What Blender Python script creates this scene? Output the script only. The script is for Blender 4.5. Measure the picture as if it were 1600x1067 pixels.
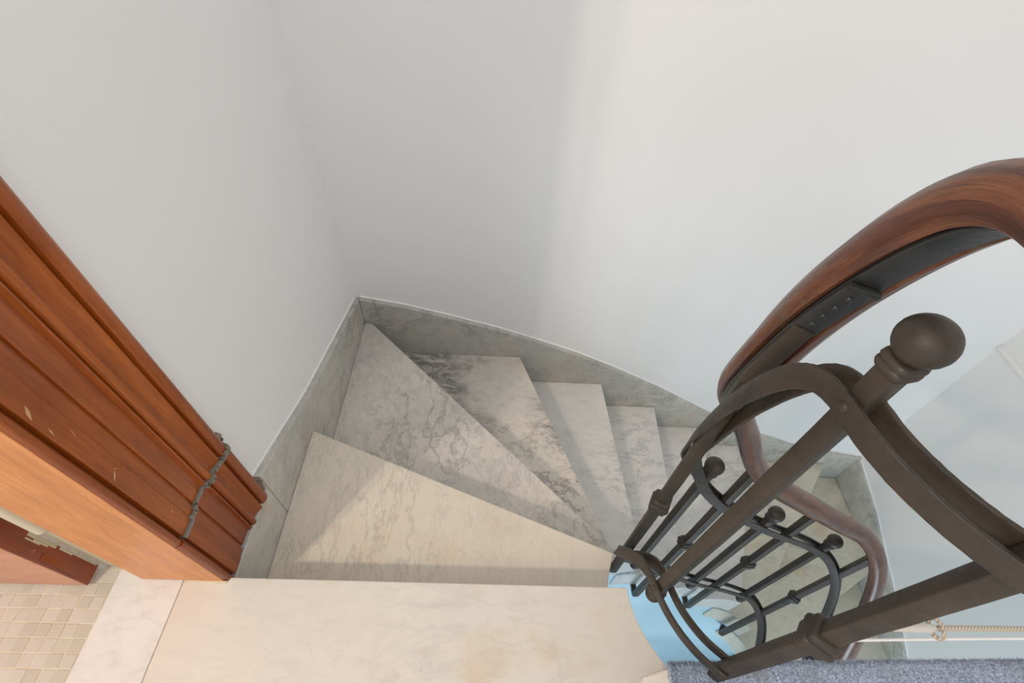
import bpy, bmesh, math, random
import numpy as np
from mathutils import Matrix, Vector

for o in list(bpy.data.objects): bpy.data.objects.remove(o)
sc = bpy.context.scene
COL = sc.collection
rnd = random.Random(7)

# ------------------------------------------------------------------ camera
CAM_H = 1.2
pitch, roll, yaw = 0.701348, 0.0750562, -0.0452692
cam_d = bpy.data.cameras.new('camera'); cam = bpy.data.objects.new('camera', cam_d); COL.objects.link(cam)
Rm = Matrix.Rotation(yaw, 4, 'Z') @ Matrix.Rotation(pitch, 4, 'X') @ Matrix.Rotation(roll, 4, 'Z')
cam.matrix_world = Matrix.Translation((0, 0, CAM_H)) @ Rm
cam_d.sensor_width = 36.0; cam_d.sensor_fit = 'HORIZONTAL'; cam_d.lens = 763.7*36/1600
cam_d.clip_start = 0.02
sc.camera = cam

# ------------------------------------------------------------------ world, lamps, exposure
w = bpy.data.worlds.new('world'); sc.world = w; w.use_nodes = True
bg = w.node_tree.nodes['Background']
bg.inputs[0].default_value = (0.945, 0.97, 1.0, 1); bg.inputs[1].default_value = 0.97
sc.view_settings.view_transform = 'Standard'; sc.view_settings.look = 'None'
sc.view_settings.exposure = -0.07; sc.view_settings.gamma = 1.0
sc.view_settings.use_curve_mapping = False

def point_lamp(name, loc, power, col, rad):
    l = bpy.data.lights.new(name, 'POINT'); l.energy = power; l.color = col; l.shadow_soft_size = rad
    o = bpy.data.objects.new(name, l); o.location = loc; COL.objects.link(o); return o
def area_lamp(name, loc, target, power, col, sx, sy):
    l = bpy.data.lights.new(name, 'AREA'); l.shape = 'RECTANGLE'; l.size = sx; l.size_y = sy; l.energy = power; l.color = col
    o = bpy.data.objects.new(name, l); o.location = loc; COL.objects.link(o)
    o.rotation_euler = (Vector(target)-Vector(loc)).to_track_quat('-Z', 'Y').to_euler(); return o
WARM = (1.0, 0.84, 0.68)
point_lamp('room_lamp_bulb', (-1.42, -0.98, 2.70), 86, WARM, 0.035)
point_lamp('room_lamp_bulb', (-1.60, -1.06, 2.70), 40, WARM, 0.035)
point_lamp('room_lamp_bulb', (-1.80, -1.32, 2.65), 26, WARM, 0.035)
area_lamp('lower_daylight_fill', (0.95, -1.62, -1.75), (1.0, 0.6, -1.85), 36, (0.76, 0.89, 1.0), 1.1, 1.2)  # cool fill added to turn the lower well bluish, no window stands here

# ------------------------------------------------------------------ helpers
def link(name, me, mat=None, parent=None):
    o = bpy.data.objects.new(name, me); COL.objects.link(o)
    if mat is not None and not me.materials: me.materials.append(mat)
    if parent is not None: o.parent = parent
    return o
def empty(name, loc=(0, 0, 0)):
    o = bpy.data.objects.new(name, None); COL.objects.link(o); o.location = loc; o.empty_display_size = .1; return o
def tag(o, label=None, cat=None, group=None, kind=None):
    if label: o['label'] = label
    if cat: o['category'] = cat
    if group: o['group'] = group
    if kind: o['kind'] = kind
    return o
def finish(bm, name, bevel=0, segs=2, smooth=False, angle=35):
    bmesh.ops.recalc_face_normals(bm, faces=bm.faces)
    if bevel:
        es = [e for e in bm.edges if len(e.link_faces) == 2 and e.calc_face_angle(0) > math.radians(30)]
        bmesh.ops.bevel(bm, geom=es, offset=bevel, segments=segs, affect='EDGES', profile=.5, clamp_overlap=True)
    me = bpy.data.meshes.new(name); bm.to_mesh(me); bm.free()
    if smooth:
        for p in me.polygons: p.use_smooth = True
        try: me.set_sharp_from_angle(angle=math.radians(angle))
        except Exception: pass
    return me
def bm_box(bm, x0, x1, y0, y1, z0, z1):
    v = [bm.verts.new(p) for p in ((x0,y0,z0),(x1,y0,z0),(x1,y1,z0),(x0,y1,z0),(x0,y0,z1),(x1,y0,z1),(x1,y1,z1),(x0,y1,z1))]
    for f in ((0,3,2,1),(4,5,6,7),(0,1,5,4),(1,2,6,5),(2,3,7,6),(3,0,4,7)): bm.faces.new([v[i] for i in f])
def box(name, mat, parent, x0, x1, y0, y1, z0, z1, bevel=0, segs=2):
    bm = bmesh.new(); bm_box(bm, x0, x1, y0, y1, z0, z1)
    return link(name, finish(bm, name, bevel, segs, smooth=bevel > 0), mat, parent)
def bm_prism(bm, pts, a, b, axis='z'):
    """extrude a polygon; pts in the two other axes (x,y)|(y,z)|(x,z)"""
    def mk(p, t):
        if axis == 'z': return (p[0], p[1], t)
        if axis == 'x': return (t, p[0], p[1])
        return (p[0], t, p[1])
    lo = [bm.verts.new(mk(p, a)) for p in pts]; hi = [bm.verts.new(mk(p, b)) for p in pts]
    n = len(pts)
    bm.faces.new(lo[::-1]); bm.faces.new(hi)
    for i in range(n): bm.faces.new((lo[i], lo[(i+1) % n], hi[(i+1) % n], hi[i]))
def prism(name, mat, parent, pts, a, b, axis='z', bevel=0, segs=2):
    bm = bmesh.new(); bm_prism(bm, pts, a, b, axis)
    return link(name, finish(bm, name, bevel, segs), mat, parent)
def bm_lathe(bm, prof, seg=20, M=Matrix()):
    rings = []
    for r_, z_ in prof:
        if r_ < 1e-6: rings.append([bm.verts.new(M @ Vector((0, 0, z_)))])
        else: rings.append([bm.verts.new(M @ Vector((r_*math.cos(2*math.pi*i/seg), r_*math.sin(2*math.pi*i/seg), z_))) for i in range(seg)])
    for a, b in zip(rings, rings[1:]):
        for i in range(seg):
            j = (i+1) % seg
            if len(a) == 1 and len(b) == 1: continue
            if len(a) == 1: bm.faces.new((a[0], b[i], b[j]))
            elif len(b) == 1: bm.faces.new((a[i], a[j], b[0]))
            else: bm.faces.new((a[i], a[j], b[j], b[i]))
def bm_sweep(bm, rings, cap=True):
    vs = [[bm.verts.new(p) for p in ring] for ring in rings]
    n = len(vs[0])
    for a, b in zip(vs, vs[1:]):
        for i in range(n):
            j = (i+1) % n
            bm.faces.new((a[i], a[j], b[j], b[i]))
    if cap: bm.faces.new(vs[0][::-1]); bm.faces.new(vs[-1])
def pchip(xs, ys, x):
    xs = np.array(xs, float); ys = np.array(ys, float); x = np.array(x, float)
    h = np.diff(xs); d = np.diff(ys)/h
    m = np.zeros(len(xs)); m[0] = d[0]; m[-1] = d[-1]
    for i in range(1, len(xs)-1):
        if d[i-1]*d[i] > 0:
            w1 = 2*h[i]+h[i-1]; w2 = h[i]+2*h[i-1]; m[i] = (w1+w2)/(w1/d[i-1]+w2/d[i])
    k = np.clip(np.searchsorted(xs, x)-1, 0, len(xs)-2)
    t = (x-xs[k])/h[k]
    return (2*t**3-3*t**2+1)*ys[k]+(t**3-2*t**2+t)*h[k]*m[k]+(-2*t**3+3*t**2)*ys[k+1]+(t**3-t**2)*h[k]*m[k+1]

# ------------------------------------------------------------------ materials
class NT:
    def __init__(s, name):
        s.m = bpy.data.materials.new(name); s.m.use_nodes = True; s.t = s.m.node_tree
        s.b = s.t.nodes['Principled BSDF']
    def n(s, typ, **kw):
        nd = s.t.nodes.new(typ)
        for k, v in kw.items(): setattr(nd, k, v)
        return nd
    def l(s, a, b): s.t.links.new(a, b)
    def coords(s, scale=(1,1,1), rot=(0,0,0), loc=(0,0,0)):
        tc = s.n('ShaderNodeTexCoord'); mp = s.n('ShaderNodeMapping')
        mp.inputs['Scale'].default_value = scale; mp.inputs['Rotation'].default_value = rot; mp.inputs['Location'].default_value = loc
        s.l(tc.outputs['Object'], mp.inputs['Vector']); return mp.outputs['Vector']
    def noise(s, vec, scale, detail=6, rough=.55, dist=0):
        nd = s.n('ShaderNodeTexNoise'); nd.inputs['Scale'].default_value = scale; nd.inputs['Detail'].default_value = detail
        nd.inputs['Roughness'].default_value = rough; nd.inputs['Distortion'].default_value = dist
        s.l(vec, nd.inputs['Vector']); return nd.outputs['Fac']
    def ramp(s, fac, stops):
        nd = s.n('ShaderNodeValToRGB'); cr = nd.color_ramp
        while len(cr.elements) < len(stops): cr.elements.new(.5)
        for e, (p, c) in zip(cr.elements, stops):
            e.position = p; e.color = (c[0], c[1], c[2], 1) if hasattr(c, '__len__') else (c, c, c, 1)
        s.l(fac, nd.inputs['Fac']); return nd.outputs['Color']
    def math(s, op, a, b=None):
        nd = s.n('ShaderNodeMath', operation=op)
        for i, v in enumerate((a, b)):
            if v is None: continue
            if isinstance(v, (int, float)): nd.inputs[i].default_value = v
            else: s.l(v, nd.inputs[i])
        return nd.outputs[0]
    def mix(s, fac, a, b, mode='MIX'):
        nd = s.n('ShaderNodeMix', data_type='RGBA', blend_type=mode)
        for sock, v in ((nd.inputs['Factor'], fac), (nd.inputs['A'], a), (nd.inputs['B'], b)):
            if isinstance(v, (int, float)): sock.default_value = v
            elif isinstance(v, tuple): sock.default_value = (v[0], v[1], v[2], 1)
            else: s.l(v, sock)
        return nd.outputs['Result']
    def bump(s, fac, strength, dist=.002):
        nd = s.n('ShaderNodeBump'); nd.inputs['Strength'].default_value = strength; nd.inputs['Distance'].default_value = dist
        s.l(fac, nd.inputs['Height']); s.l(nd.outputs['Normal'], s.b.inputs['Normal'])
    def out(s, col, rough=.5, metal=0, spec=.5):
        if isinstance(col, tuple): s.b.inputs['Base Color'].default_value = (col[0], col[1], col[2], 1)
        else: s.l(col, s.b.inputs['Base Color'])
        if isinstance(rough, (int, float)): s.b.inputs['Roughness'].default_value = rough
        else: s.l(rough, s.b.inputs['Roughness'])
        s.b.inputs['Metallic'].default_value = metal; s.b.inputs['Specular IOR Level'].default_value = spec
        return s.m

def srgb(r, g, b):
    f = lambda c: (c/255/12.92) if c/255 <= .04045 else ((c/255+.055)/1.055)**2.4
    return (f(r), f(g), f(b))

def marble(name, base, grey, vein, vs=4.0, vamt=.6, mott=.5, stain=.3, loc=(0,0,0), rot=(0,0,.6), stretch=(1,2.2,1), heavy=0, rough=.38, staincol=(205,160,95)):
    t = NT(name)
    v = t.coords(stretch, rot, loc); v0 = t.coords((1,1,1), (0,0,0), loc)
    big = t.noise(v0, 3.2, 5, .6, .4)
    col = t.mix(t.ramp(big, [(.35, 0.0), (.72, 1.0)]), base, grey)
    col = t.mix(mott*.9, base, col)
    med = t.noise(v, vs*3.2, 10, .76, .25)
    col = t.mix(t.math('MULTIPLY', t.ramp(med, [(.48, 0.0), (.75, 1.0)]), mott*.75), col, tuple(c*.72 for c in grey))
    for k, (sc_, wid, amt) in enumerate(((vs, .020, vamt), (vs*2.3, .014, vamt*.55))):
        nv = t.noise(v, sc_, 10, .66, .35+.3*k)
        ridge = t.math('ABSOLUTE', t.math('SUBTRACT', nv, .5))
        mask = t.ramp(ridge, [(0.0, 1.0), (wid, .35), (wid*2.2, 0.0)])
        gate = t.ramp(t.noise(v0, 2.3+k, 3, .5), [(.44, 0.0), (.62, 1.0)])
        col = t.mix(t.math('MULTIPLY', t.math('MULTIPLY', mask, gate), amt), col, vein)
    if heavy:
        nv = t.noise(v, 7, 10, .72, .5)
        ridge = t.math('ABSOLUTE', t.math('SUBTRACT', nv, .5))
        mask = t.ramp(ridge, [(0.0, 1.0), (.05, .45), (.12, 0.0)])
        gate = t.ramp(t.noise(v0, 3.0, 4, .6), [(.46, 0.0), (.60, 1.0)])
        col = t.mix(t.math('MULTIPLY', t.math('MULTIPLY', mask, gate), heavy), col, tuple(c*.55 for c in vein))
    st = t.ramp(t.noise(v0, 5.5, 5, .6), [(.56, 0.0), (.74, 1.0)])
    col = t.mix(t.math('MULTIPLY', st, stain), col, srgb(*staincol))
    sp = t.ramp(t.noise(v0, 60, 2, .5), [(.74, 0.0), (.79, 1.0)])
    col = t.mix(t.math('MULTIPLY', sp, .35), col, srgb(120, 95, 70))
    t.bump(t.noise(v0, 35, 4, .6), .10, .002)
    rr = t.ramp(t.noise(v0, 14, 4, .6), [(.3, rough-.08), (.7, rough+.1)])
    return t.out(col, rr, 0, .45)

M = {}
CREAM = srgb(232, 224, 212); GREY = srgb(196, 194, 190); VEIN = srgb(120, 122, 124)
M['landing'] = marble('landing_marble', srgb(227, 217, 203), srgb(217, 209, 198), srgb(172, 166, 159), 4, .22, .4, .3, (3,1,0))
M['threshold'] = marble('threshold_marble', srgb(238, 233, 226), srgb(212, 207, 201), srgb(150, 148, 145), 5, .4, .6, .12, (8,2,0), rough=.3)
M['tread_a'] = marble('tread_marble_streaky', srgb(233, 220, 202), srgb(217, 206, 189), srgb(124, 120, 116), 6.5, .30, .36, .2, (1.3,4,0), rot=(0,0,.05), stretch=(3.0,1.0,1))
M['tread_b'] = marble('tread_marble_mottled', srgb(226, 217, 205), srgb(190, 186, 180), srgb(100, 100, 104), 7.5, .5, .9, .14, (5.2,2.1,0), rot=(0,0,.3), stretch=(1.4,1,1))
M['tread_c'] = marble('tread_marble_veined', srgb(228, 218, 204), srgb(186, 183, 179), srgb(92, 91, 93), 6.0, .7, .75, .15, (.35,7.1,0), rot=(0,0,.9), stretch=(1,1.6,1), heavy=.75)
M['tread_d'] = marble('tread_marble_pale', srgb(228, 223, 216), srgb(206, 204, 201), srgb(126, 127, 130), 5.0, .42, .55, .12, (9.1,3.3,0), rot=(0,0,-.5))
M['tread_e'] = marble('tread_marble_yellowed', srgb(226, 217, 197), srgb(200, 195, 180), srgb(128, 124, 112), 4.0, .4, .6, .4, (2.4,9.3,0), rot=(0,0,.2))
M['skirt'] = marble('skirting_marble', srgb(205, 201, 192), srgb(172, 171, 166), srgb(98, 99, 98), 4.5, .5, .85, .25, (4,5,6), rot=(.5,.3,.6), stretch=(1,1,1.4))

def paint(name, col, rough=.55, bump=.06):
    t = NT(name); v = t.coords()
    c = t.mix(t.math('MULTIPLY', t.noise(v, 2.2, 3, .5), .10), tuple(col), tuple(x*.86 for x in col))
    t.bump(t.noise(v, 90, 3, .6), bump, .001)
    return t.out(c, rough, 0, .35)
M['wall'] = paint('white_wall_paint', srgb(243, 242, 240))
M['caulk'] = paint('white_caulk', srgb(246, 243, 240))
M['blue'] = paint('pale_blue_gloss_paint', srgb(194, 221, 232), .35)
M['cream_paint'] = paint('old_cream_paint', srgb(205, 196, 170), .5, .3)

def wood(name, a, b, c, axis='z', scale=7, rough=.32, scratch=.25, loc=(0,0,0)):
    t = NT(name)
    st = {'z': (9, 9, .7), 'x': (.7, 9, 9), 'y': (9, .7, 9)}[axis]
    v = t.coords(st, (0,0,0), loc); v0 = t.coords((1,1,1), (0,0,0), loc)
    g = t.noise(v, scale*.35, 6, .6, .5); fine = t.noise(v, scale*3, 5, .7, .2)
    col = t.ramp(g, [(.3, a), (.52, b), (.75, c)])
    col = t.mix(t.math('MULTIPLY', t.ramp(fine, [(.45, 0.0), (.7, 1.0)]), .45), col, tuple(x*.55 for x in a))
    bl = t.ramp(t.noise(v0, 5, 4, .6), [(.5, 0.0), (.7, 1.0)])
    col = t.mix(t.math('MULTIPLY', bl, .3), col, tuple(x*.7 for x in a))
    if scratch:
        sv = t.coords((1,1,1), (.4,.6,.5), loc)
        s1 = t.ramp(t.noise(t.coords((22, 22, 5), (.5,.2,.4), loc), 2.2, 4, .6, .3), [(.70, 0.0), (.73, 1.0)])
        col = t.mix(t.math('MULTIPLY', s1, scratch*2.2), col, srgb(215, 165, 120))
    t.bump(fine, .12, .001)
    return t.out(col, t.ramp(g, [(.3, rough), (.8, rough+.15)]), 0, .5)
M['casing'] = wood('varnished_casing_wood', srgb(134, 60, 14), srgb(166, 85, 27), srgb(194, 108, 40), 'z', rough=.24, loc=(2,3,0))
M['jamb'] = wood('orange_jamb_wood', srgb(196, 118, 58), srgb(218, 142, 80), srgb(228, 156, 96), 'z', scratch=.3, loc=(1,7,0))
M['plinth'] = wood('dark_plinth_wood', srgb(114, 50, 18), srgb(150, 71, 26), srgb(170, 88, 36), 'z', scratch=.15, loc=(5,1,0))
M['door_face'] = wood('pinkish_door_wood', srgb(205, 135, 100), srgb(222, 156, 122), srgb(228, 168, 138), 'x', scratch=.1, loc=(5,4,0))
M['door_edge'] = wood('red_door_edge_wood', srgb(104, 40, 22), srgb(150, 66, 34), srgb(168, 84, 50), 'z', scratch=.5, loc=(4,2,0))
M['scuff'] = paint('bare_scuffed_wood', srgb(206, 160, 118), .7)
M['putty'] = paint('grey_putty', srgb(140, 132, 120), .8, .4)
M['filler'] = paint('cream_filler', srgb(226, 206, 172), .8, .4)
M['hinge'] = paint('cream_painted_hinge', srgb(222, 212, 188), .4, .2)

def rail_wood():
    t = NT('worn_handrail_wood')
    tc = t.n('ShaderNodeTexCoord')
    def uvs(sx, sy, lx=0):
        mp = t.n('ShaderNodeMapping'); mp.inputs['Scale'].default_value = (sx, sy, 1); mp.inputs['Location'].default_value = (lx, lx*.37, 0)
        t.l(tc.outputs['UV'], mp.inputs['Vector']); return mp.outputs['Vector']
    v = t.coords((1,1,1)); g = t.noise(uvs(5, 7), 1.6, 6, .65, .5); f = t.noise(uvs(14, 90), 2.0, 7, .72, .3)
    col = t.ramp(g, [(.32, srgb(68, 36, 27)), (.5, srgb(98, 54, 36)), (.68, srgb(128, 80, 50))])
    col = t.mix(t.math('MULTIPLY', t.ramp(f, [(.56, 0.0), (.74, 1.0)]), .45), col, srgb(196, 142, 96))
    col = t.mix(t.math('MULTIPLY', t.ramp(t.noise(uvs(16, 60, 3), 2.0, 6, .7), [(.54, 0.0), (.64, 1.0)]), .65), col, srgb(56, 32, 24))
    edge = t.ramp(t.noise(v, 22, 5, .65), [(.56, 0.0), (.66, 1.0)])
    col = t.mix(t.math('MULTIPLY', edge, .5), col, srgb(104, 98, 76))
    t.bump(f, .25, .001)
    return t.out(col, t.ramp(f, [(.3, .20), (.8, .42)]), 0, .6)
M['rail_wood'] = rail_wood()

def iron(name, a, b, rough=.42, metal=.0):
    t = NT(name); v = t.coords()
    g = t.noise(v, 18, 5, .6); f = t.noise(v, 120, 4, .7)
    col = t.ramp(g, [(.3, a), (.7, b)])
    ch = t.ramp(t.noise(v, 55, 3, .6), [(.755, 0.0), (.775, 1.0)])
    col = t.mix(ch, col, srgb(196, 160, 118))
    t.bump(t.math('ADD', g, t.math('MULTIPLY', f, .4)), .35, .003)
    return t.out(col, t.ramp(f, [(.3, rough-.06), (.7, rough+.12)]), metal, .5)
M['iron'] = iron('brown_black_painted_iron', srgb(46, 41, 37), srgb(71, 60, 49), .48)
M['iron_core'] = iron('black_iron_core_strip', srgb(40, 42, 44), srgb(56, 56, 55), .35)

def carpet_mat(name, k=1.0):
    t = NT(name); v = t.coords()
    n = t.noise(v, 260, 3, .7); g = t.noise(v, 12, 4, .6)
    col = t.ramp(n, [(.3, srgb(122, 132, 148)), (.5, srgb(164, 175, 193)), (.72, srgb(210, 217, 228))])
    col = t.mix(t.math('MULTIPLY', t.ramp(g, [(.5, 0.0), (.7, 1.0)]), .4), col, srgb(128, 112, 104))
    t.bump(n, .8, .004)
    return t.out(col, .95, 0, .1)
M['carpet'] = carpet_mat('blue_grey_carpet')

def tile_mat():
    t = NT('beige_mosaic_tile'); oi = t.n('ShaderNodeObjectInfo')
    v = t.coords()
    col = t.ramp(oi.outputs['Random'], [(0, srgb(200, 190, 173)), (.5, srgb(208, 199, 184)), (1, srgb(216, 207, 194))])
    col = t.mix(t.math('MULTIPLY', t.noise(v, 40, 4, .6), .3), col, srgb(200, 190, 178))
    t.bump(t.noise(v, 60, 3, .6), .25, .002)
    return t.out(col, .22, 0, .5)
M['tile'] = tile_mat()
M['grout'] = paint('cream_grout', srgb(226, 212, 188), .85, .4)
def rope_mat(name, a, b):
    t = NT(name); v = t.coords((1,1,1), (0,0,.7))
    wv = t.n('ShaderNodeTexWave'); wv.inputs['Scale'].default_value = 90; wv.inputs['Distortion'].default_value = 1; t.l(v, wv.inputs['Vector'])
    t.bump(wv.outputs['Fac'], .5, .002)
    return t.out(t.mix(wv.outputs['Fac'], a, b), .85, 0, .2)
M['rope'] = rope_mat('beige_braided_rope', srgb(176, 164, 146), srgb(214, 204, 188))
M['tape'] = paint('greyed_tape', srgb(206, 200, 190), .6)
M['cord'] = paint('white_plastic_cord', srgb(236, 234, 232), .4)

# ------------------------------------------------------------------ plan of the stair
RISE = .19
CXL, CXR, CY, RB = .56, 1.12, .31, .225
S1 = RB*math.pi/2; S2 = S1+(CXR-CXL); S3 = S2+RB*math.pi
SC = -.2075                                    # baluster on the raised platform
def plan(s, off=0.0):
    """well outline: position and outward (towards the treads) direction at arc length s"""
    if s < SC*1.3:
        ph = SC*1.3/RB; RC = RB+.020
        p0 = Vector((CXL-RC*math.cos(ph), CY+RC*math.sin(ph))); n0 = Vector((-math.cos(ph), math.sin(ph)))
        d = Vector((1.05, .10))-p0; L = d.length; d = d/L
        n1 = Vector((d.y, -d.x)); q = p0+d*(SC*1.3-s)
        f = min(1, (SC*1.3-s)/.08); n = (n0*(1-f)+n1*f).normalized()
        return q+n*off, n
    if s <= S1:
        ph = s/RB; n = Vector((-math.cos(ph), math.sin(ph)))
        return Vector((CXL, CY))+n*(RB+off+.020*min(1, max(0, (-s-.055)/.15))), n
    if s <= S2: return Vector((CXL+s-S1, CY+RB+off)), Vector((0, 1))
    if s <= S3:
        a = (s-S2)/RB; n = Vector((math.sin(a), math.cos(a)))
        return Vector((CXR, CY))+n*(RB+off), n
    return Vector((CXR-(s-S3), CY-RB-off)), Vector((0, -1))
XL, YF, XR = -.572, 1.403, 2.235
L1 = YF+.6; L2 = XR-XL
def outer(u):
    if u <= L1: return Vector((XL, -.6+u))
    if u <= L1+L2: return Vector((XL+u-L1, YF))
    return Vector((XR, YF-(u-L1-L2)))
U = [.893, 1.373, L1+.032, L1+.677, L1+1.092, L1+1.409, L1+1.737, L1+2.08, L1+2.632, L1+L2+.559, L1+L2+1.10, L1+L2+1.65, L1+L2+2.2]
SI = [-.016, .110, .191, .240, .385, .610, .825, .990, 1.105, 1.220, 1.325, 1.42, 1.52]
def end_off(s): return float(np.interp(s, [.20, .37], [.019, .040]))
def span(u0, u1, s0, s1, off):
    pts = [outer(u0)]
    for c in (L1, L1+L2):
        if u0 < c < u1: pts.append(outer(c))
    pts.append(outer(u1))
    n = max(3, int((s1-s0)/.02))
    for i in range(n+1): q = s1+(s0-s1)*i/n; pts.append(plan(q, end_off(q))[0])
    return [(p.x, p.y) for p in pts]

# ------------------------------------------------------------------ setting: floor, walls
floor = empty('floor'); tag(floor, kind='structure')
land = [(-.6722, -1.6), (-.6722, .293)]
land.append((.318, .293))
for i in range(1, 14):
    s = -.016+(-.235+.016)*i/13; ph = s/RB; land.append((CXL-(RB+.019)*math.cos(ph), CY+(RB+.019)*math.sin(ph)))
land += [(.40, -1.6)]
prism('landing_slab', M['landing'], floor, land, -.035, 0, bevel=.003)
prism('threshold_slab', M['threshold'], floor, [(-.817, -1.6), (-.6730, -1.6), (-.6730, .311), (-.817, .311)], -.035, 0, bevel=.0015)
box('landing_body', M['blue'], floor, -.601, .29, -1.6, .254, -.30, -.036)
# room floor: mosaic tiles on a grout bed
box('grout_bed', M['grout'], floor, -2.4, -.8175, -1.6, 1.2, -.04, -.0012)
P = .0272
tm = None
x_edge = -.8185
cnt = 0
for j in range(16):
    for i in range(18):
        xb = x_edge-(i+1)*P; yb = .302-(j+1)*P*.972
        if tm is None:
            bm = bmesh.new(); bm_box(bm, .0009, P-.0009, .0009, P*.972-.0009, -.004, 0)
            tm = finish(bm, 'tile', .0008, 1)
        t = link('tile', tm, M['tile'], floor)
        t.location = (xb+rnd.uniform(-.0003, .0003), yb+rnd.uniform(-.0003, .0003), rnd.uniform(-.0006, .0003))
        t.rotation_euler = (rnd.uniform(-.012, .012), rnd.uniform(-.012, .012), rnd.uniform(-.02, .02))
bm = bmesh.new()
for j in range(64):
    for i in range(56):
        if j-12 >= 0 and j-12 < 16 and i < 18: continue
        xb = x_edge-(i+1)*P; yb = .302+12*P*.972-(j+1)*P*.972
        bm_box(bm, xb+.0009, xb+P-.0009, yb+.0009, yb+P*.972-.0009, -.004, -.0002)
o = link('tile_field', finish(bm, 'tile_field'), M['tile'], floor); o['kind'] = 'stuff'

wl = tag(link('wall_left', None or (lambda: (lambda bm: (bm_prism(bm, [(.312, -.04), (-1.72, -.04), (-1.72, -3.3), (2.0, -3.3), (2.0, 2.8), (.312, 2.8)], -.80, -.602, 'x'), bm_prism(bm, [(.46, -3.3), (2.0, -3.3), (2.0, 2.8), (.46, 2.8)], -.603, -.595, 'x'), finish(bm, 'wall_left'))[-1])(bmesh.new()))(), M['wall']), kind='structure')
tag(box('wall_back', M['wall'], None, -.90, 2.45, 1.425, 1.60, -3.3, 2.8), kind='structure')
wr = tag(box('wall_right', M['wall'], None, 2.255, 2.42, -1.7, 1.43, -3.3, 2.8), kind='structure')
box('plaster_ledge', M['wall'], wr, 2.240, 2.256, .70, 1.424, -.395, -.380, .002)
tag(box('wall_front_blocker', M['wall'], None, -.60, 2.26, -1.90, -1.72, -3.3, -.31), kind='structure')  # unseen lower wall, added to keep ambient light out of the well
tag(box('floor', M['tread_d'], None, -.6, 2.26, -1.7, 1.43, -3.42, -3.3), kind='structure')

# skirting boards of grey marble
bl = tag(empty('baseboard_left'), kind='structure')
def skirt_piece(par, pts, a, b, axis, name='skirting_slab'):
    return prism(name, M['skirt'], par, pts, a, b, axis, .002, 1)
skirt_piece(bl, [(.2935, -.6), (.5135, -.6), (.5135, .012), (.5045, -.020), (.2935, -.022)], -.597, XL, 'x')
topl = [(.515, .034), (.666, -.022), (.852, -.092), (1.403, -.243)]
skirt_piece(bl, [(.515, -.8), (YF+.022, -.8), (YF+.022, -.248), (YF, -.243), (.852, -.092), (.666, -.022), (.515, .034)], -.597, XL, 'x')
bb = tag(empty('baseboard_back'), kind='structure')
tb = [(-.572, -.240), (-.387, -.277), (-.214, -.327), (.0, -.395), (.149, -.452), (.36, -.540), (.561, -.642), (.817, -.788), (1.161, -1.010), (1.45, -1.175), (1.771, -1.318), (2.033, -1.388), (2.257, -1.445)]
def ztop_b(x): return float(np.interp(x, [p[0] for p in tb], [p[1] for p in tb]))
cuts = [-.572, 1.36, 2.257]
for a, b in zip(cuts, cuts[1:]):
    a_, b_ = a+.0006, b-.0006
    xs = [a_]+[p[0] for p in tb if a_ < p[0] < b_]+[b_]
    poly = [(a_, ztop_b(a_)-.75), (b_, ztop_b(b_)-.75)]+[(x, ztop_b(x)) for x in xs[::-1]]
    skirt_piece(bb, poly, YF, 1.427, 'y')
br = tag(empty('baseboard_right'), kind='structure')
tr = [(1.403, -1.452), (1.1, -1.52), (.845, -1.61), (.603, -1.69), (.42, -1.775), (-.2, -2.05), (-1.2, -2.5)]
poly = [(p[0], p[1]) for p in tr]+[(-1.2, -3.2), (1.403, -2.2)]
skirt_piece(br, poly, XR, 2.257, 'x')
# white caulk beads on top of the skirting
def tube_pts(pts, rad, seg=8, square=False):
    pts = [Vector(p) for p in pts]; rings = []
    for i, p in enumerate(pts):
        t = (pts[min(i+1, len(pts)-1)]-pts[max(i-1, 0)]).normalized()
        a = t.cross(Vector((0, 0, 1)));
        if a.length < 1e-4: a = t.cross(Vector((1, 0, 0)))
        a.normalize(); b = a.cross(t)
        rings.append([p+(a*math.cos(2*math.pi*k/seg)+b*math.sin(2*math.pi*k/seg))*rad for k in range(seg)])
    return rings
def tube(name, mat, parent, pts, rad, seg=8):
    bm = bmesh.new(); bm_sweep(bm, tube_pts(pts, rad, seg))
    return link(name, finish(bm, name, smooth=True, angle=60), mat, parent)
tube('caulk_bead', M['caulk'], bl, [(-.5935, y, z+.001) for y, z in topl]+[(-.5935, 1.422, -.247)], .0042)
tube('caulk_bead', M['caulk'], bb, [(x, 1.4235, z+.001) for x, z in tb], .0042)
tube('caulk_bead', M['caulk'], br, [(2.2535, y, z+.001) for y, z in tr], .0045)

# ------------------------------------------------------------------ staircase
stair = tag(empty('staircase', (0, 0, 0)), 'winding staircase of pale grey-veined marble treads going down beside the white walls', 'staircase')
TM = [None, 'tread_a', 'tread_b', 'tread_c', 'tread_d', 'tread_d', 'tread_d', 'tread_d', 'tread_e', 'tread_e', 'tread_e', 'tread_e', 'tread_e']
TH = .155
for k in range(1, 13):
    z = -RISE*k
    pts = span(U[k-1]-.05, U[k], SI[k-1]-(.02 if k < 3 else .055), SI[k], .019)
    prism('tread', M[TM[k]], stair, pts, z-TH, z, bevel=.0035)
    # riser under the nosing of tread k
    d = .024
    a0 = outer(U[k]-d-.012); a1 = outer(U[k]-d); b0 = plan(SI[k]-.022, .06)[0]; b1 = plan(SI[k]-.014, .06)[0]
    prism('riser', M['skirt'], stair, [tuple(a0), tuple(a1), tuple(b1), tuple(b0)], z-RISE, z-TH+.0005)
# riser under the landing
prism('riser', M['skirt'], stair, [(-.572, .255), (-.572, .269), (.30, .269), (.30, .255)], -RISE, -.0355)
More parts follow.
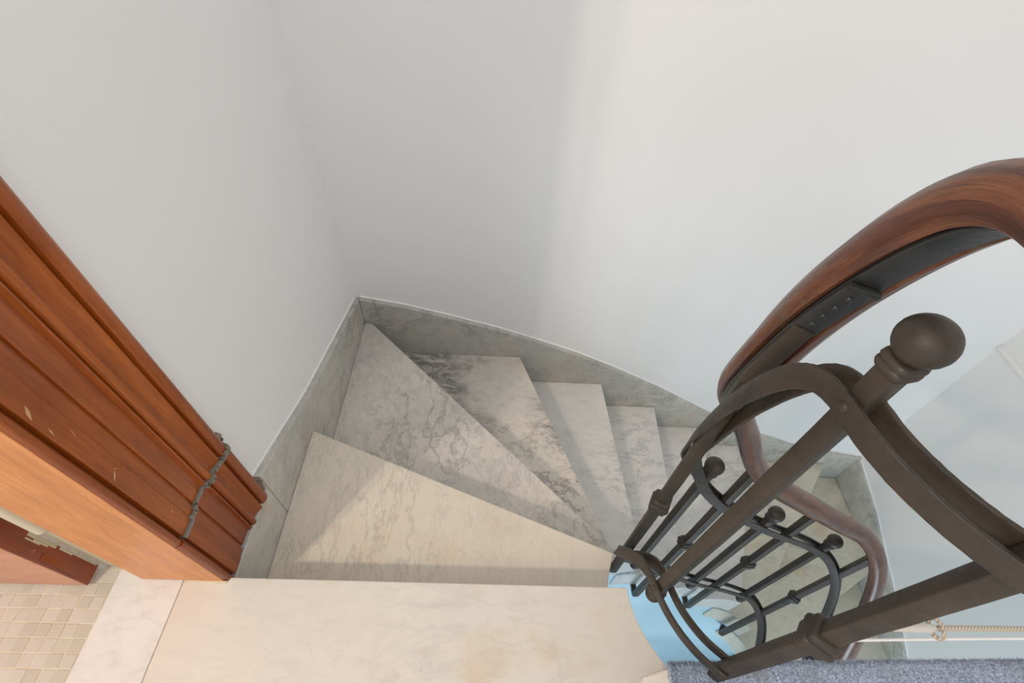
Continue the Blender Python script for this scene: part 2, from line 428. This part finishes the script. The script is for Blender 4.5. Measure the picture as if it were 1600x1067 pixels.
# painted string lining the well
bm = bmesh.new()
def strseg(s0, s1, z0, z1):
    n = max(2, int((s1-s0)/.02)); ss = [s0+(s1-s0)*i/n for i in range(n+1)]
    A = [plan(q, end_off(q)+.011)[0] for q in ss]; B = [plan(q, end_off(q)+.056)[0] for q in ss]
    bm_prism(bm, [tuple(p) for p in A]+[tuple(p) for p in B[::-1]], z0, z1)
strseg(-.235, SI[0], -3.3, -.036)
for k in range(1, 13): strseg(SI[k-1], SI[k], -3.3, -RISE*k-TH-.0005)
link('string', finish(bm, 'string', smooth=True, angle=30), M['blue'], stair)['label'] = 'pale blue painted string lining the stairwell'

# ------------------------------------------------------------------ raised platform with carpet
ZP = .168
plat = tag(empty('floor'), kind='structure')
def edge_y(x): return .112+.024*x
pp = [(.283, -1.6), (.283, .108), (.325, .120)]+[(x, edge_y(x)) for x in (.5, 1.2, 2.25)]+[(2.25, -1.6)]
prism('platform_slab', M['landing'], plat, pp, ZP-.04, ZP-.006, bevel=.004)
prism('platform_body', M['blue'], plat, [(.30, -1.6), (.30, .095), (2.25, .13), (2.25, -1.6)], -.30, ZP-.041)
# carpet: a slab with a ragged far edge and short pile
car = tag(empty('carpet', (.3, 0, ZP)), 'blue-grey carpet with frayed edge on the raised step beside the iron baluster', 'carpet')
bm = bmesh.new()
nx, ny = 260, 10
x0c, x1c = .331, 2.24
grid = []
for i in range(nx+1):
    x = x0c+(x1c-x0c)*(i/nx)**1.35; ye = edge_y(x)+.010+rnd.uniform(-.0022, .0022)
    row = []
    for j in range(ny+1):
        y = ye-.30*(j/ny)**1.6
        zz = ZP+rnd.uniform(-.001, .0016)-(.003 if j == 0 else 0)
        row.append(bm.verts.new((x-.3+(rnd.uniform(-.002, .002) if i else rnd.uniform(-.003, .001)), y, zz-ZP)))
    grid.append(row)
for i in range(nx):
    for j in range(ny): bm.faces.new((grid[i][j], grid[i][j+1], grid[i+1][j+1], grid[i+1][j]))
eds = [e for e in bm.edges if e.is_boundary]
ret = bmesh.ops.extrude_edge_only(bm, edges=eds)
for v in ret['geom']:
    if isinstance(v, bmesh.types.BMVert): v.co.z = -.0065
link('carpet_sheet', finish(bm, 'carpet_sheet', smooth=True, angle=80), M['carpet'], car)
vs, fs = [], []
def fibre(x, y, z, d, ln, wd):
    a = rnd.uniform(0, 6.283); ax = (math.cos(a)*wd, math.sin(a)*wd)
    i = len(vs)
    vs.extend([(x-ax[0], y-ax[1], z), (x+ax[0], y+ax[1], z), (x+d[0]*ln, y+d[1]*ln, z+d[2]*ln)]); fs.append((i, i+1, i+2))
for _ in range(22000):
    x = .332+1.1*rnd.random()**1.4; y = edge_y(x)+.010-.17*rnd.random()**1.5
    fibre(x-.3, y, -.0005, (rnd.uniform(-.6, .6), rnd.uniform(-.6, .6), 1), rnd.uniform(.0025, .005), .0006)
for _ in range(3500):
    x = .332+1.0*rnd.random()
    fibre(x-.3, edge_y(x)+.009, -.001-.004*rnd.random(), (rnd.uniform(-.7, .7), rnd.uniform(.3, 1.2), rnd.uniform(-.1, .5)), rnd.uniform(.003, .007), .0005)
for _ in range(900):
    y = .125-.2*rnd.random()
    fibre(.033, y, -.001-.004*rnd.random(), (rnd.uniform(-1.2, -.3), rnd.uniform(-.7, .7), rnd.uniform(-.1, .5)), rnd.uniform(.002, .005), .0005)
me = bpy.data.meshes.new('pile'); me.from_pydata(vs, [], fs)
tag(link('pile', me, M['carpet'], car), kind='stuff')

# ------------------------------------------------------------------ door frame
fr = tag(empty('trim_1', (-.6, .29, 0)), kind='structure')
def fpart(name, mat, pts, z0, z1, bevel=0):
    o = prism(name, mat, None, pts, z0, z1, bevel=bevel, segs=2); o.parent = fr; o.location = (.6, -.29, 0); return o
def arc(cx, cy, r_, a0, a1, n=6): return [(cx+r_*math.cos(math.radians(a0+(a1-a0)*i/n)), cy+r_*math.sin(math.radians(a0+(a1-a0)*i/n))) for i in range(n+1)]
# profile of the casing in plan (x, y), from the wall side outwards and down to the opening
def casing_profile(g=0.0):
    p = [(-.596, .2845), (-.596, .499+g*.3), (-.590+g, .499+g*.3)]
    p += arc(-.583+g, .480, .0185, 88, -38, 9)                  # outer bead
    p += [(-.578+g, .4655), (-.578+g, .4615), (-.5675+g, .4590)]
    p += [(-.5695+g, .4545), (-.5735+g, .4480), (-.5775+g, .4400), (-.5790+g, .4340), (-.5790+g, .4300)]   # cove
    p += arc(-.5775+g, .4220, .0075, 80, -80, 6)                # fillet bead
    p += [(-.5815+g, .4135), (-.5815+g, .4105), (-.5755+g, .4095), (-.5755+g, .4065), (-.5835+g, .4035)]
    p += [(-.5835+g, .3690), (-.5875+g, .3675), (-.5875+g, .3645), (-.5805+g, .3600), (-.5795+g, .3560)]
    p += [(-.5795+g, .3420), (-.5775+g, .3380), (-.5770+g, .3060)]
    return p
cp = casing_profile()+[(-.588, .3045), (-.588, .2990)]+arc(-.5815, .2925, .0068, 70, -80, 8)+[(-.583, .2845)]
fpart('casing', M['casing'], cp, .232, 2.1)
g = .0035
cpl = casing_profile(g)+[(-.583, .3045), (-.583, .2990)]+arc(-.5785, .2925, .0068, 70, -80, 8)+[(-.581, .2845)]
fpart('plinth_block', M['plinth'], cpl, -.018, .228, .0008)
# putty in the crack between casing and plinth
bm = bmesh.new()
prev = None; pr = [p for p in casing_profile(.003)[2:]]
for i in range(len(pr)-1):
    (xa, ya), (xb, yb) = pr[i], pr[i+1]
    if ya < .335: break
    zz = .230+rnd.uniform(-.003, .003); h = rnd.uniform(.004, .008)
    bm_box(bm, -.5955, max(xa, xb)+.0015, min(ya, yb)-.001, max(ya, yb)+.001, zz-h, zz+h*.7)
o = link('putty', finish(bm, 'putty'), M['putty']); o.parent = fr; o.location = (.6, -.29, 0)
tube_o = tube('putty', M['putty'], None, [(-.588, .507, .232), (-.586, .508, .245), (-.590, .506, .252)], .008); tube_o.parent = fr; tube_o.location = (.6, -.29, 0)
fpart('jamb', M['jamb'], [(-.760, .312), (-.760, .2835), (-.5835, .2835), (-.5835, .2935), (-.598, .2935), (-.598, .312)], .004, 2.1, .001)
fpart('rebate_strip', M['cream_paint'], [(-.856, .40), (-.856, .3100), (-.7602, .3085), (-.7602, .3120), (-.801, .3120), (-.801, .40)], .002, 2.1, .001)
fpart('filler_strip', M['filler'], [(-.66, .284), (-.66, .2815), (-.578, .2795), (-.574, .284)], .0005, .0065, .001)

# scuffs where the varnish is knocked off
def scuff_x(y0, z0, y1, z1, w_, X=-.5775):
    d = Vector((y1-y0, z1-z0)); n = Vector((-d.y, d.x)).normalized()*w_
    m = Vector((y0, z0))+d*.45
    o = prism('scuff', M['scuff'], None, [(y0, z0), tuple(m-n), (y1, z1), tuple(m+n*.7)], X-.001, X+.0008, 'x'); o.parent = fr; o.location = (.6, -.29, 0)
def scuff_y(x0, z0, x1, z1, w_):
    d = Vector((x1-x0, z1-z0)); n = Vector((-d.y, d.x)).normalized()*w_
    m = Vector((x0, z0))+d*.5
    o = prism('scuff', M['scuff'], None, [(x0, z0), tuple(m-n), (x1, z1), tuple(m+n)], .2832, .2850, 'y'); o.parent = fr; o.location = (.6, -.29, 0)
scuff_x(.3195, .662, .3100, .640, .0032); scuff_x(.3240, .474, .3110, .460, .0022); scuff_x(.329, .47, .3235, .478, .0008)
scuff_x(.315, .615, .312, .60, .0012); scuff_x(.327, .57, .331, .585, .0006); scuff_x(.3305, .30, .3270, .288, .0012)
scuff_y(-.630, .528, -.6225, .500, .0004); scuff_y(-.628, .478, -.610, .500, .0003); scuff_y(-.6295, .313, -.619, .305, .0006); scuff_y(-.640, .36, -.622, .385, .0003)

# ------------------------------------------------------------------ open door leaf
dr = tag(empty('door_1', (-.862, .266, 0)), kind='structure')
def dpart(name, mat, x0, x1, y0, y1, z0, z1, b=.0015):
    o = box(name, mat, None, x0, x1, y0, y1, z0, z1, b); o.parent = dr; o.location = (.862, -.266, 0); return o
dpart('leaf', M['door_face'], -1.66, -.8645, .266, .308, .012, 2.08)
dpart('edge_lipping', M['door_edge'], -.8640, -.861, .2665, .3075, .012, 2.08, .001)
dpart('edge_patch', M['plinth'], -.8612, -.8602, .272, .286, .07, .17, .0003)
for a, b, c, d in ((.3045, .3072, .02, .10), (.3020, .3072, .10, .14), (.3000, .3072, .15, .23), (.2965, .3010, .17, .21), (.2940, .2968, .19, .23)):
    dpart('paint_smear', M['cream_paint'], -.8612, -.8604, a, b, c, d, .0003)
hz = tube('hinge', M['hinge'], None, [(-.835, .3085, .2375), (-.835, .3085, .240), (-.835, .3085, .352)], .0105, 14); hz.parent = dr; hz.location = (.862, -.266, 0)
h2 = tube('hinge', M['hinge'], None, [(-.835, .3085, .3545), (-.835, .3085, .46)], .0105, 14); h2.parent = dr; h2.location = (.862, -.266, 0)
o = link('hinge_leaf', (lambda bm: (bm_box(bm, -.861, -.838, .3075, .3095, .24, .46), finish(bm, 'hinge_leaf'))[1])(bmesh.new()), M['hinge']); o.parent = dr; o.location = (.862, -.266, 0)

# ------------------------------------------------------------------ iron railing with wooden handrail
rail = tag(empty('stair_railing', (0, 0, 0)), 'dark wrought iron stair railing with ball finials and a worn wooden handrail', 'railing')
RZ = ([-.92, -.212, -.085, -.050, -.032, -.0155, 0, .020, .039, .060, .080, .100, .140, .19, .25, .29, .33, .352, .394, .450, .574, .679, .783, .928, .99, 1.026, 1.072, 1.127, 1.178, 1.30, 1.50, 1.62, 2.1],
      [1.022, 1.022, 1.022, 1.021, 1.012, .989, .960, .915, .868, .812, .750, .685, .590, .492, .390, .328, .265, .220, .147, .075, -.033, -.114, -.195, -.303, -.357, -.398, -.469, -.587, -.708, -.98, -1.34, -1.50, -1.85])
UZ = ([-.92, -.2075, -.10, -.058, -.033, -.010, .012, .040, .075, .106, .16, .22, .28, .343, .43, .639, .821, .952, 1.019, 1.062, 1.113, 1.145, 1.30, 1.60, 2.1],
      [.824, .824, .824, .826, .824, .810, .777, .711, .610, .500, .355, .235, .125, .015, -.090, -.266, -.387, -.505, -.585, -.655, -.775, -.863, -1.22, -1.72, -2.1])
LZ = ([-.92, -.2075, -.17, -.10, -.042, -.014, .027, .070, .113, .18, .27, .36, .45, .594, .798, .928, 1.013, 1.072, 1.164, 1.30, 1.60, 2.1],
      [.222, .222, .207, .186, .170, .150, .070, -.045, -.165, -.34, -.53, -.64, -.725, -.845, -.972, -1.085, -1.195, -1.292, -1.49, -1.85, -2.32, -2.7])
def curve3(Z, s0, s1, step=.006, smooth=5):
    ss = np.linspace(s0, s1, 900); zz = pchip(Z[0], Z[1], ss)
    for _ in range(smooth):
        z2 = zz.copy(); z2[2:-2] = (zz[:-4]+zz[1:-3]+zz[2:-2]+zz[3:-1]+zz[4:])/5; zz = z2
    XY = np.array([plan(float(s))[0][:] for s in ss]); D = np.sqrt((np.diff(XY, axis=0)**2).sum(1)+np.diff(zz)**2)
    L = np.concatenate([[0], np.cumsum(D)]); n = max(8, int(L[-1]/step)); q = np.linspace(0, L[-1], n)
    return np.interp(q, L, ss), np.interp(q, L, zz)
def frames(Z, s0, s1, step=.006):
    sq, zq = curve3(Z, s0, s1, step)
    P_ = []; B_ = []
    for s, z in zip(sq, zq):
        p, n = plan(float(s)); P_.append(Vector((p.x, p.y, z))); B_.append(Vector((n.x, n.y, 0)))
    out = []
    for i in range(len(P_)):
        a = P_[max(i-2, 0)]; b = P_[min(i+2, len(P_)-1)]
        T = (b-a).normalized(); B = (B_[i]-T*B_[i].dot(T)).normalized(); N = B.cross(T)
        if N.z < 0: N = -N
        out.append((P_[i], T, B, N, float(sq[i])))
    return out
def zat(Z, s): return float(pchip(Z[0], Z[1], [s])[0])
def sweep_part(name, mat, parent, fr_, prof, smooth=True, angle=40, jitter=0):
    bm = bmesh.new(); rings = []
    for (p, T, B, N, s) in fr_:
        rings.append([p+B*b+N*(n+(rnd.uniform(-jitter, jitter))) for b, n in prof])
    bm_sweep(bm, rings)
    me = finish(bm, name, smooth=smooth, angle=angle); n = len(prof)
    uv = me.uv_layers.new(name='UVMap'); Ls = [0.0]
    for a, b in zip(fr_, fr_[1:]): Ls.append(Ls[-1]+(b[0]-a[0]).length)
    vi = [0]*len(me.loops); me.loops.foreach_get('vertex_index', vi)
    for li, k in enumerate(vi): uv.data[li].uv = (Ls[k//n], (k % n)/n)
    return link(name, me, mat, parent)
def rrect(w_, h_, c, n=2):
    pts = []
    for sx, sy, a in ((1, 1, 0), (-1, 1, 90), (-1, -1, 180), (1, -1, 270)):
        for i in range(n+1):
            t = math.radians(a+90*i/n); pts.append((sx*(w_-c)+c*math.cos(t), sy*(h_-c)+c*math.sin(t)))
    return pts
S_A, S_B = -.055, .106
S_LO, S_HI = -.90, 1.95
# handrail: wood with flat core strip let into its underside
fr_rail = []
for p, T, B, N, s_ in frames(RZ, S_LO, S_HI, .007):
    al = math.radians(float(np.interp(s_, [-.07, -.02, .09, .16], [0, 17, 17, 0])))
    fr_rail.append((p, T, B*math.cos(al)+N*math.sin(al), N*math.cos(al)-B*math.sin(al), s_))
wood_prof = [(.0150, .0015), (.0195, -.001), (.0255, .002), (.0300, .009), (.0325, .018), (.0320, .027), (.027, .036), (.018, .0425), (.006, .0455), (-.006, .0455), (-.018, .0425), (-.027, .036), (-.0320, .027), (-.0325, .018), (-.0300, .009), (-.0255, .002), (-.0195, -.001), (-.0150, .0015), (-.0150, .007), (.0150, .007)]
sweep_part('handrail', M['rail_wood'], rail, fr_rail, wood_prof, angle=50)['label'] = 'worn red-brown wooden handrail'
core = sweep_part('core_strip', M['iron_core'], rail, fr_rail, [(b, n+.0015) for b, n in rrect(.0140, .0036, .0012)], angle=50)
core['label'] = 'black flat iron strip under the handrail'
# splice plate with rivets on the core strip
sp = [f for f in fr_rail if .022 <= f[4] <= .062]
sweep_part('splice_plate', M['iron_core'], core, sp, [(b, n-.0035) for b, n in rrect(.0135, .0028, .0012)], angle=50)
lip = sp[0]
bm = bmesh.new(); bm_sweep(bm, [[lip[0]+lip[2]*b+lip[1]*(x_)+lip[3]*(n_-.0065) for x_, n_ in rrect(.004, .0035, .002, 3)] for b in (-.0140, .0140)])
link('plate_lip', finish(bm, 'plate_lip', smooth=True), M['iron_core'], core)
def dome(M4, r_, h_):
    bm = bmesh.new(); bm_lathe(bm, [(r_, 0), (r_*.92, h_*.45), (r_*.6, h_*.85), (0, h_)], 12, M4); return finish(bm, 'rivet', smooth=True, angle=60)
for f in (.2, .4, .6, .8):
    q = sp[int(f*(len(sp)-1))]
    Mx = Matrix((q[2], q[1], -q[3])).transposed().to_4x4(); Mx.translation = q[0]-q[3]*.006
    link('rivet', dome(Mx, .0042, .0032), M['iron_core'], core)

# twin straps, inside and outside of the bars
HB = .0110
strap = rrect(.0026, .0140, .0014)
for Z, nm in ((UZ, 'upper_strap'), (LZ, 'lower_strap')):
    s0 = S_LO if Z is UZ else SC-.005
    fz = frames(Z, s0, S_HI, .007)
    for side in (1, -1):
        sweep_part(nm, M['iron'], rail, fz, [(b+side*(HB+.0031), n) for b, n in strap], angle=50, jitter=.0004)
def bar_matrix(s, z=0):
    p, n = plan(s); t = Vector((-n.y, n.x))
    Mx = Matrix(((t.x, n.x, 0, p.x), (t.y, n.y, 0, p.y), (0, 0, 1, z), (0, 0, 0, 1))); return Mx
def sq_ring(Mx, w_, z, c): return [Mx @ Vector((a, b, z)) for a, b in rrect(w_, w_, c)]
def square_bar(name, s, z0, z1, parent, w_=HB, extra=None):
    bm = bmesh.new(); Mx = bar_matrix(s)
    n = max(4, int((z1-z0)/.05)); rings = []
    for i in range(n+1):
        ww = w_*(1+rnd.uniform(-.02, .02)); rings.append(sq_ring(Mx, ww, z0+(z1-z0)*i/n, .0022))
    bm_sweep(bm, rings)
    return link(name, finish(bm, name, smooth=True, angle=50), M['iron'], parent)
def collar(s, z, parent):
    bm = bmesh.new(); Mx = bar_matrix(s)
    prof = [(.0110, -.0250), (.0150, -.0245), (.0178, -.0215), (.0178, -.0135), (.0150, -.0098), (.0128, -.0092), (.0128, -.0082), (.0165, -.0076), (.0205, -.0045), (.0210, .0), (.0200, .0045), (.0165, .0072), (.0128, .0078), (.0128, .0088), (.0155, .0096), (.0182, .0130), (.0182, .0190), (.0155, .0222), (.0110, .0230)]
    rings = [[Mx @ (Vector((a, b, z+zz))) for a, b in rrect(w_, w_, min(.006, w_*.35), 3)] for w_, zz in prof]
    bm_sweep(bm, rings)
    return link('collar', finish(bm, 'collar', smooth=True, angle=50), M['iron'], parent)
def rivet_on(s, z, side, parent):
    p, n = plan(s, side*(HB+.0055)); n3 = Vector((n.x, n.y, 0))*side
    Mx = n3.to_track_quat('Z', 'Y').to_matrix().to_4x4(); Mx.translation = (p.x, p.y, z)
    link('rivet', dome(Mx, .006, .004), M['iron'], parent)
def finial(s, z, up, R_, parent):
    bm = bmesh.new(); Mx = bar_matrix(s, z) @ Matrix.Diagonal((1, 1, up, 1))
    rings = [[Mx @ Vector((a, b, zz)) for a, b in rrect(w_, w_, min(.012, w_*.6), 3)] for w_, zz in ((HB, 0), (.0148, .0012), (.0162, .004), (.0162, .0075), (.0135, .0100), (.0165, .0125), (.0158, .0165), (.0125, .0190))]
    bm_sweep(bm, rings)
    zc = .0175+R_*.92; prof = []
    for i in range(0, 13):
        a = math.radians(-62+(90+62)*i/12); prof.append((R_*math.cos(a) if i < 12 else 0, zc+R_*.95*math.sin(a)))
    prof[-1] = (0, zc+R_*.97)
    bm_lathe(bm, [(.0, prof[0][1]-.0005)]+prof, 24, Mx)
    return link('ball_finial', finish(bm, 'ball_finial', smooth=True, angle=50), M['iron'], parent)
def ball_bar(s, RT=.0235, RL=.0175):
    zt = zat(UZ, s); zb = zat(LZ, s)
    b = square_bar('baluster', s, zb-.028, zt+.053, rail)
    finial(s, zt+.053, 1, RT, b); finial(s, zb-.028, -1, RL, b)
    for zz in (zt, zb): rivet_on(s, zz, 1, b)
    return b
def knot_bar(s, z0, zk, foot=True, ztop=None):
    zt = zat(RZ, s)+.004 if ztop is None else ztop
    b = square_bar('baluster', s, z0, zt, rail)
    collar(s, zk, b)
    if foot:
        Mx = bar_matrix(s); bm = bmesh.new()
        ang = [0, 22, 45, 67, 90]; rings = []
        rings = [sq_ring(Mx, HB*.98, z0+.001, .0022)]
        rr = .016
        for a in ang[1:]:
            t = math.radians(a); c = Vector((0, rr-rr*math.cos(t), z0-rr*math.sin(t)))
            nrm = Vector((0, math.cos(t), math.sin(t)))
            rings.append([Mx @ (c+Vector((x_*HB*.97/HB, 0, 0))+nrm*y_) for x_, y_ in rrect(HB*.97, HB*.97, .0022)])
        rings.append([Mx @ (Vector((0, .045, z0-rr))+Vector((x_, 0, y_))) for x_, y_ in rrect(HB*.97, HB*.97, .0022)])
        bm_sweep(bm, rings)
        link('foot', finish(bm, 'foot', smooth=True, angle=50), M['iron'], b)
    return b
knot_bar(SC, ZP-.003, .522, foot=False)
ball_bar(S_A)
knot_bar(S_B, -.275, .20)
ball_bar(.325)
knot_bar(.433, -1.095, -.42)
ball_bar(.613)
knot_bar(.723, -1.285, -.61)
ball_bar(.903)
knot_bar(1.042, -1.71, -.924)
ball_bar(1.20)
knot_bar(1.36, -2.20, -1.55)
knot_bar(-.86, ZP-.003, .491, foot=False)
# tab where the far baluster is forged onto the core strip
tb_ = [f for f in fr_rail if S_B-.048 <= f[4] <= S_B]
bm = bmesh.new(); nT = len(tb_)
bm_sweep(bm, [[p+B*b+N*(n-.004-.012*i/(nT-1)) for b, n in rrect(.0115, .004+.007*i/(nT-1), .002)] for i, (p, T, B, N, s) in enumerate(tb_)])
link('rail_tab', finish(bm, 'rail_tab', smooth=True), M['iron'], rail)

# ------------------------------------------------------------------ rope and cord tied to the baluster on the platform
pc = plan(SC)[0]; pdx = plan(-.86)[0]
rp = tag(empty('tie_rope', (pc.x, pc.y, .53)), 'beige braided rope knotted round the iron baluster above the carpet', 'rope')
def rpart(name, mat, pts, rad, seg=8):
    o = tube(name, mat, None, pts, rad, seg); o.parent = rp; o.location = (-pc.x, -pc.y, -.53); return o
def loop(cx, cy, z, a, n=24, dz=0):
    return [(cx+a*math.cos(2*math.pi*i/n), cy+a*math.sin(2*math.pi*i/n), z+dz*math.sin(2*math.pi*i/n)) for i in range(n+1)]
kx, ky, kz = .566, .1275, .521
rpart('tail', M['rope'], [(pc.x+.008, pc.y+.012, .528), (.47, .1255, .526), (.52, .128, .524), (kx, ky, kz)], .0036)
rpart('eye', M['rope'], [(kx+.002+.004*math.sin(2*math.pi*i/20), ky+.012*math.cos(2*math.pi*i/20), kz+.006*math.sin(2*math.pi*i/20)) for i in range(21)], .0026)
bm = bmesh.new(); bm_lathe(bm, [(0, -.062), (.0036, -.060), (.0044, -.035), (.0052, -.012), (.0056, .0), (.004, .008), (0, .010)], 12, Matrix.Translation((kx-.008, ky, kz)) @ Vector((1, .02, -.05)).to_track_quat('Z', 'Y').to_matrix().to_4x4())
o = link('taped_splice', finish(bm, 'taped_splice', smooth=True), M['tape']); o.parent = rp; o.location = (-pc.x, -pc.y, -.53)
rpart('line', M['rope'], [(kx+.004, ky, kz)]+[(kx+(pdx.x-.014-kx)*t, ky+.014*t+(pdx.y-ky-.014)*t**3, kz-.012*math.sin(math.pi*t)) for t in [i/14 for i in range(1, 15)]], .0034)
cd = tag(tube('cord', M['cord'], None, [(pc.x+.013+(pdx.x-.028-pc.x)*t, .116+.010*math.sin(math.pi*t*.6), .488+.012*t) for t in [i/12 for i in range(0, 13)]], .0018, 8),
         'thin white cord stretched beside the rope from the iron baluster', 'cord')
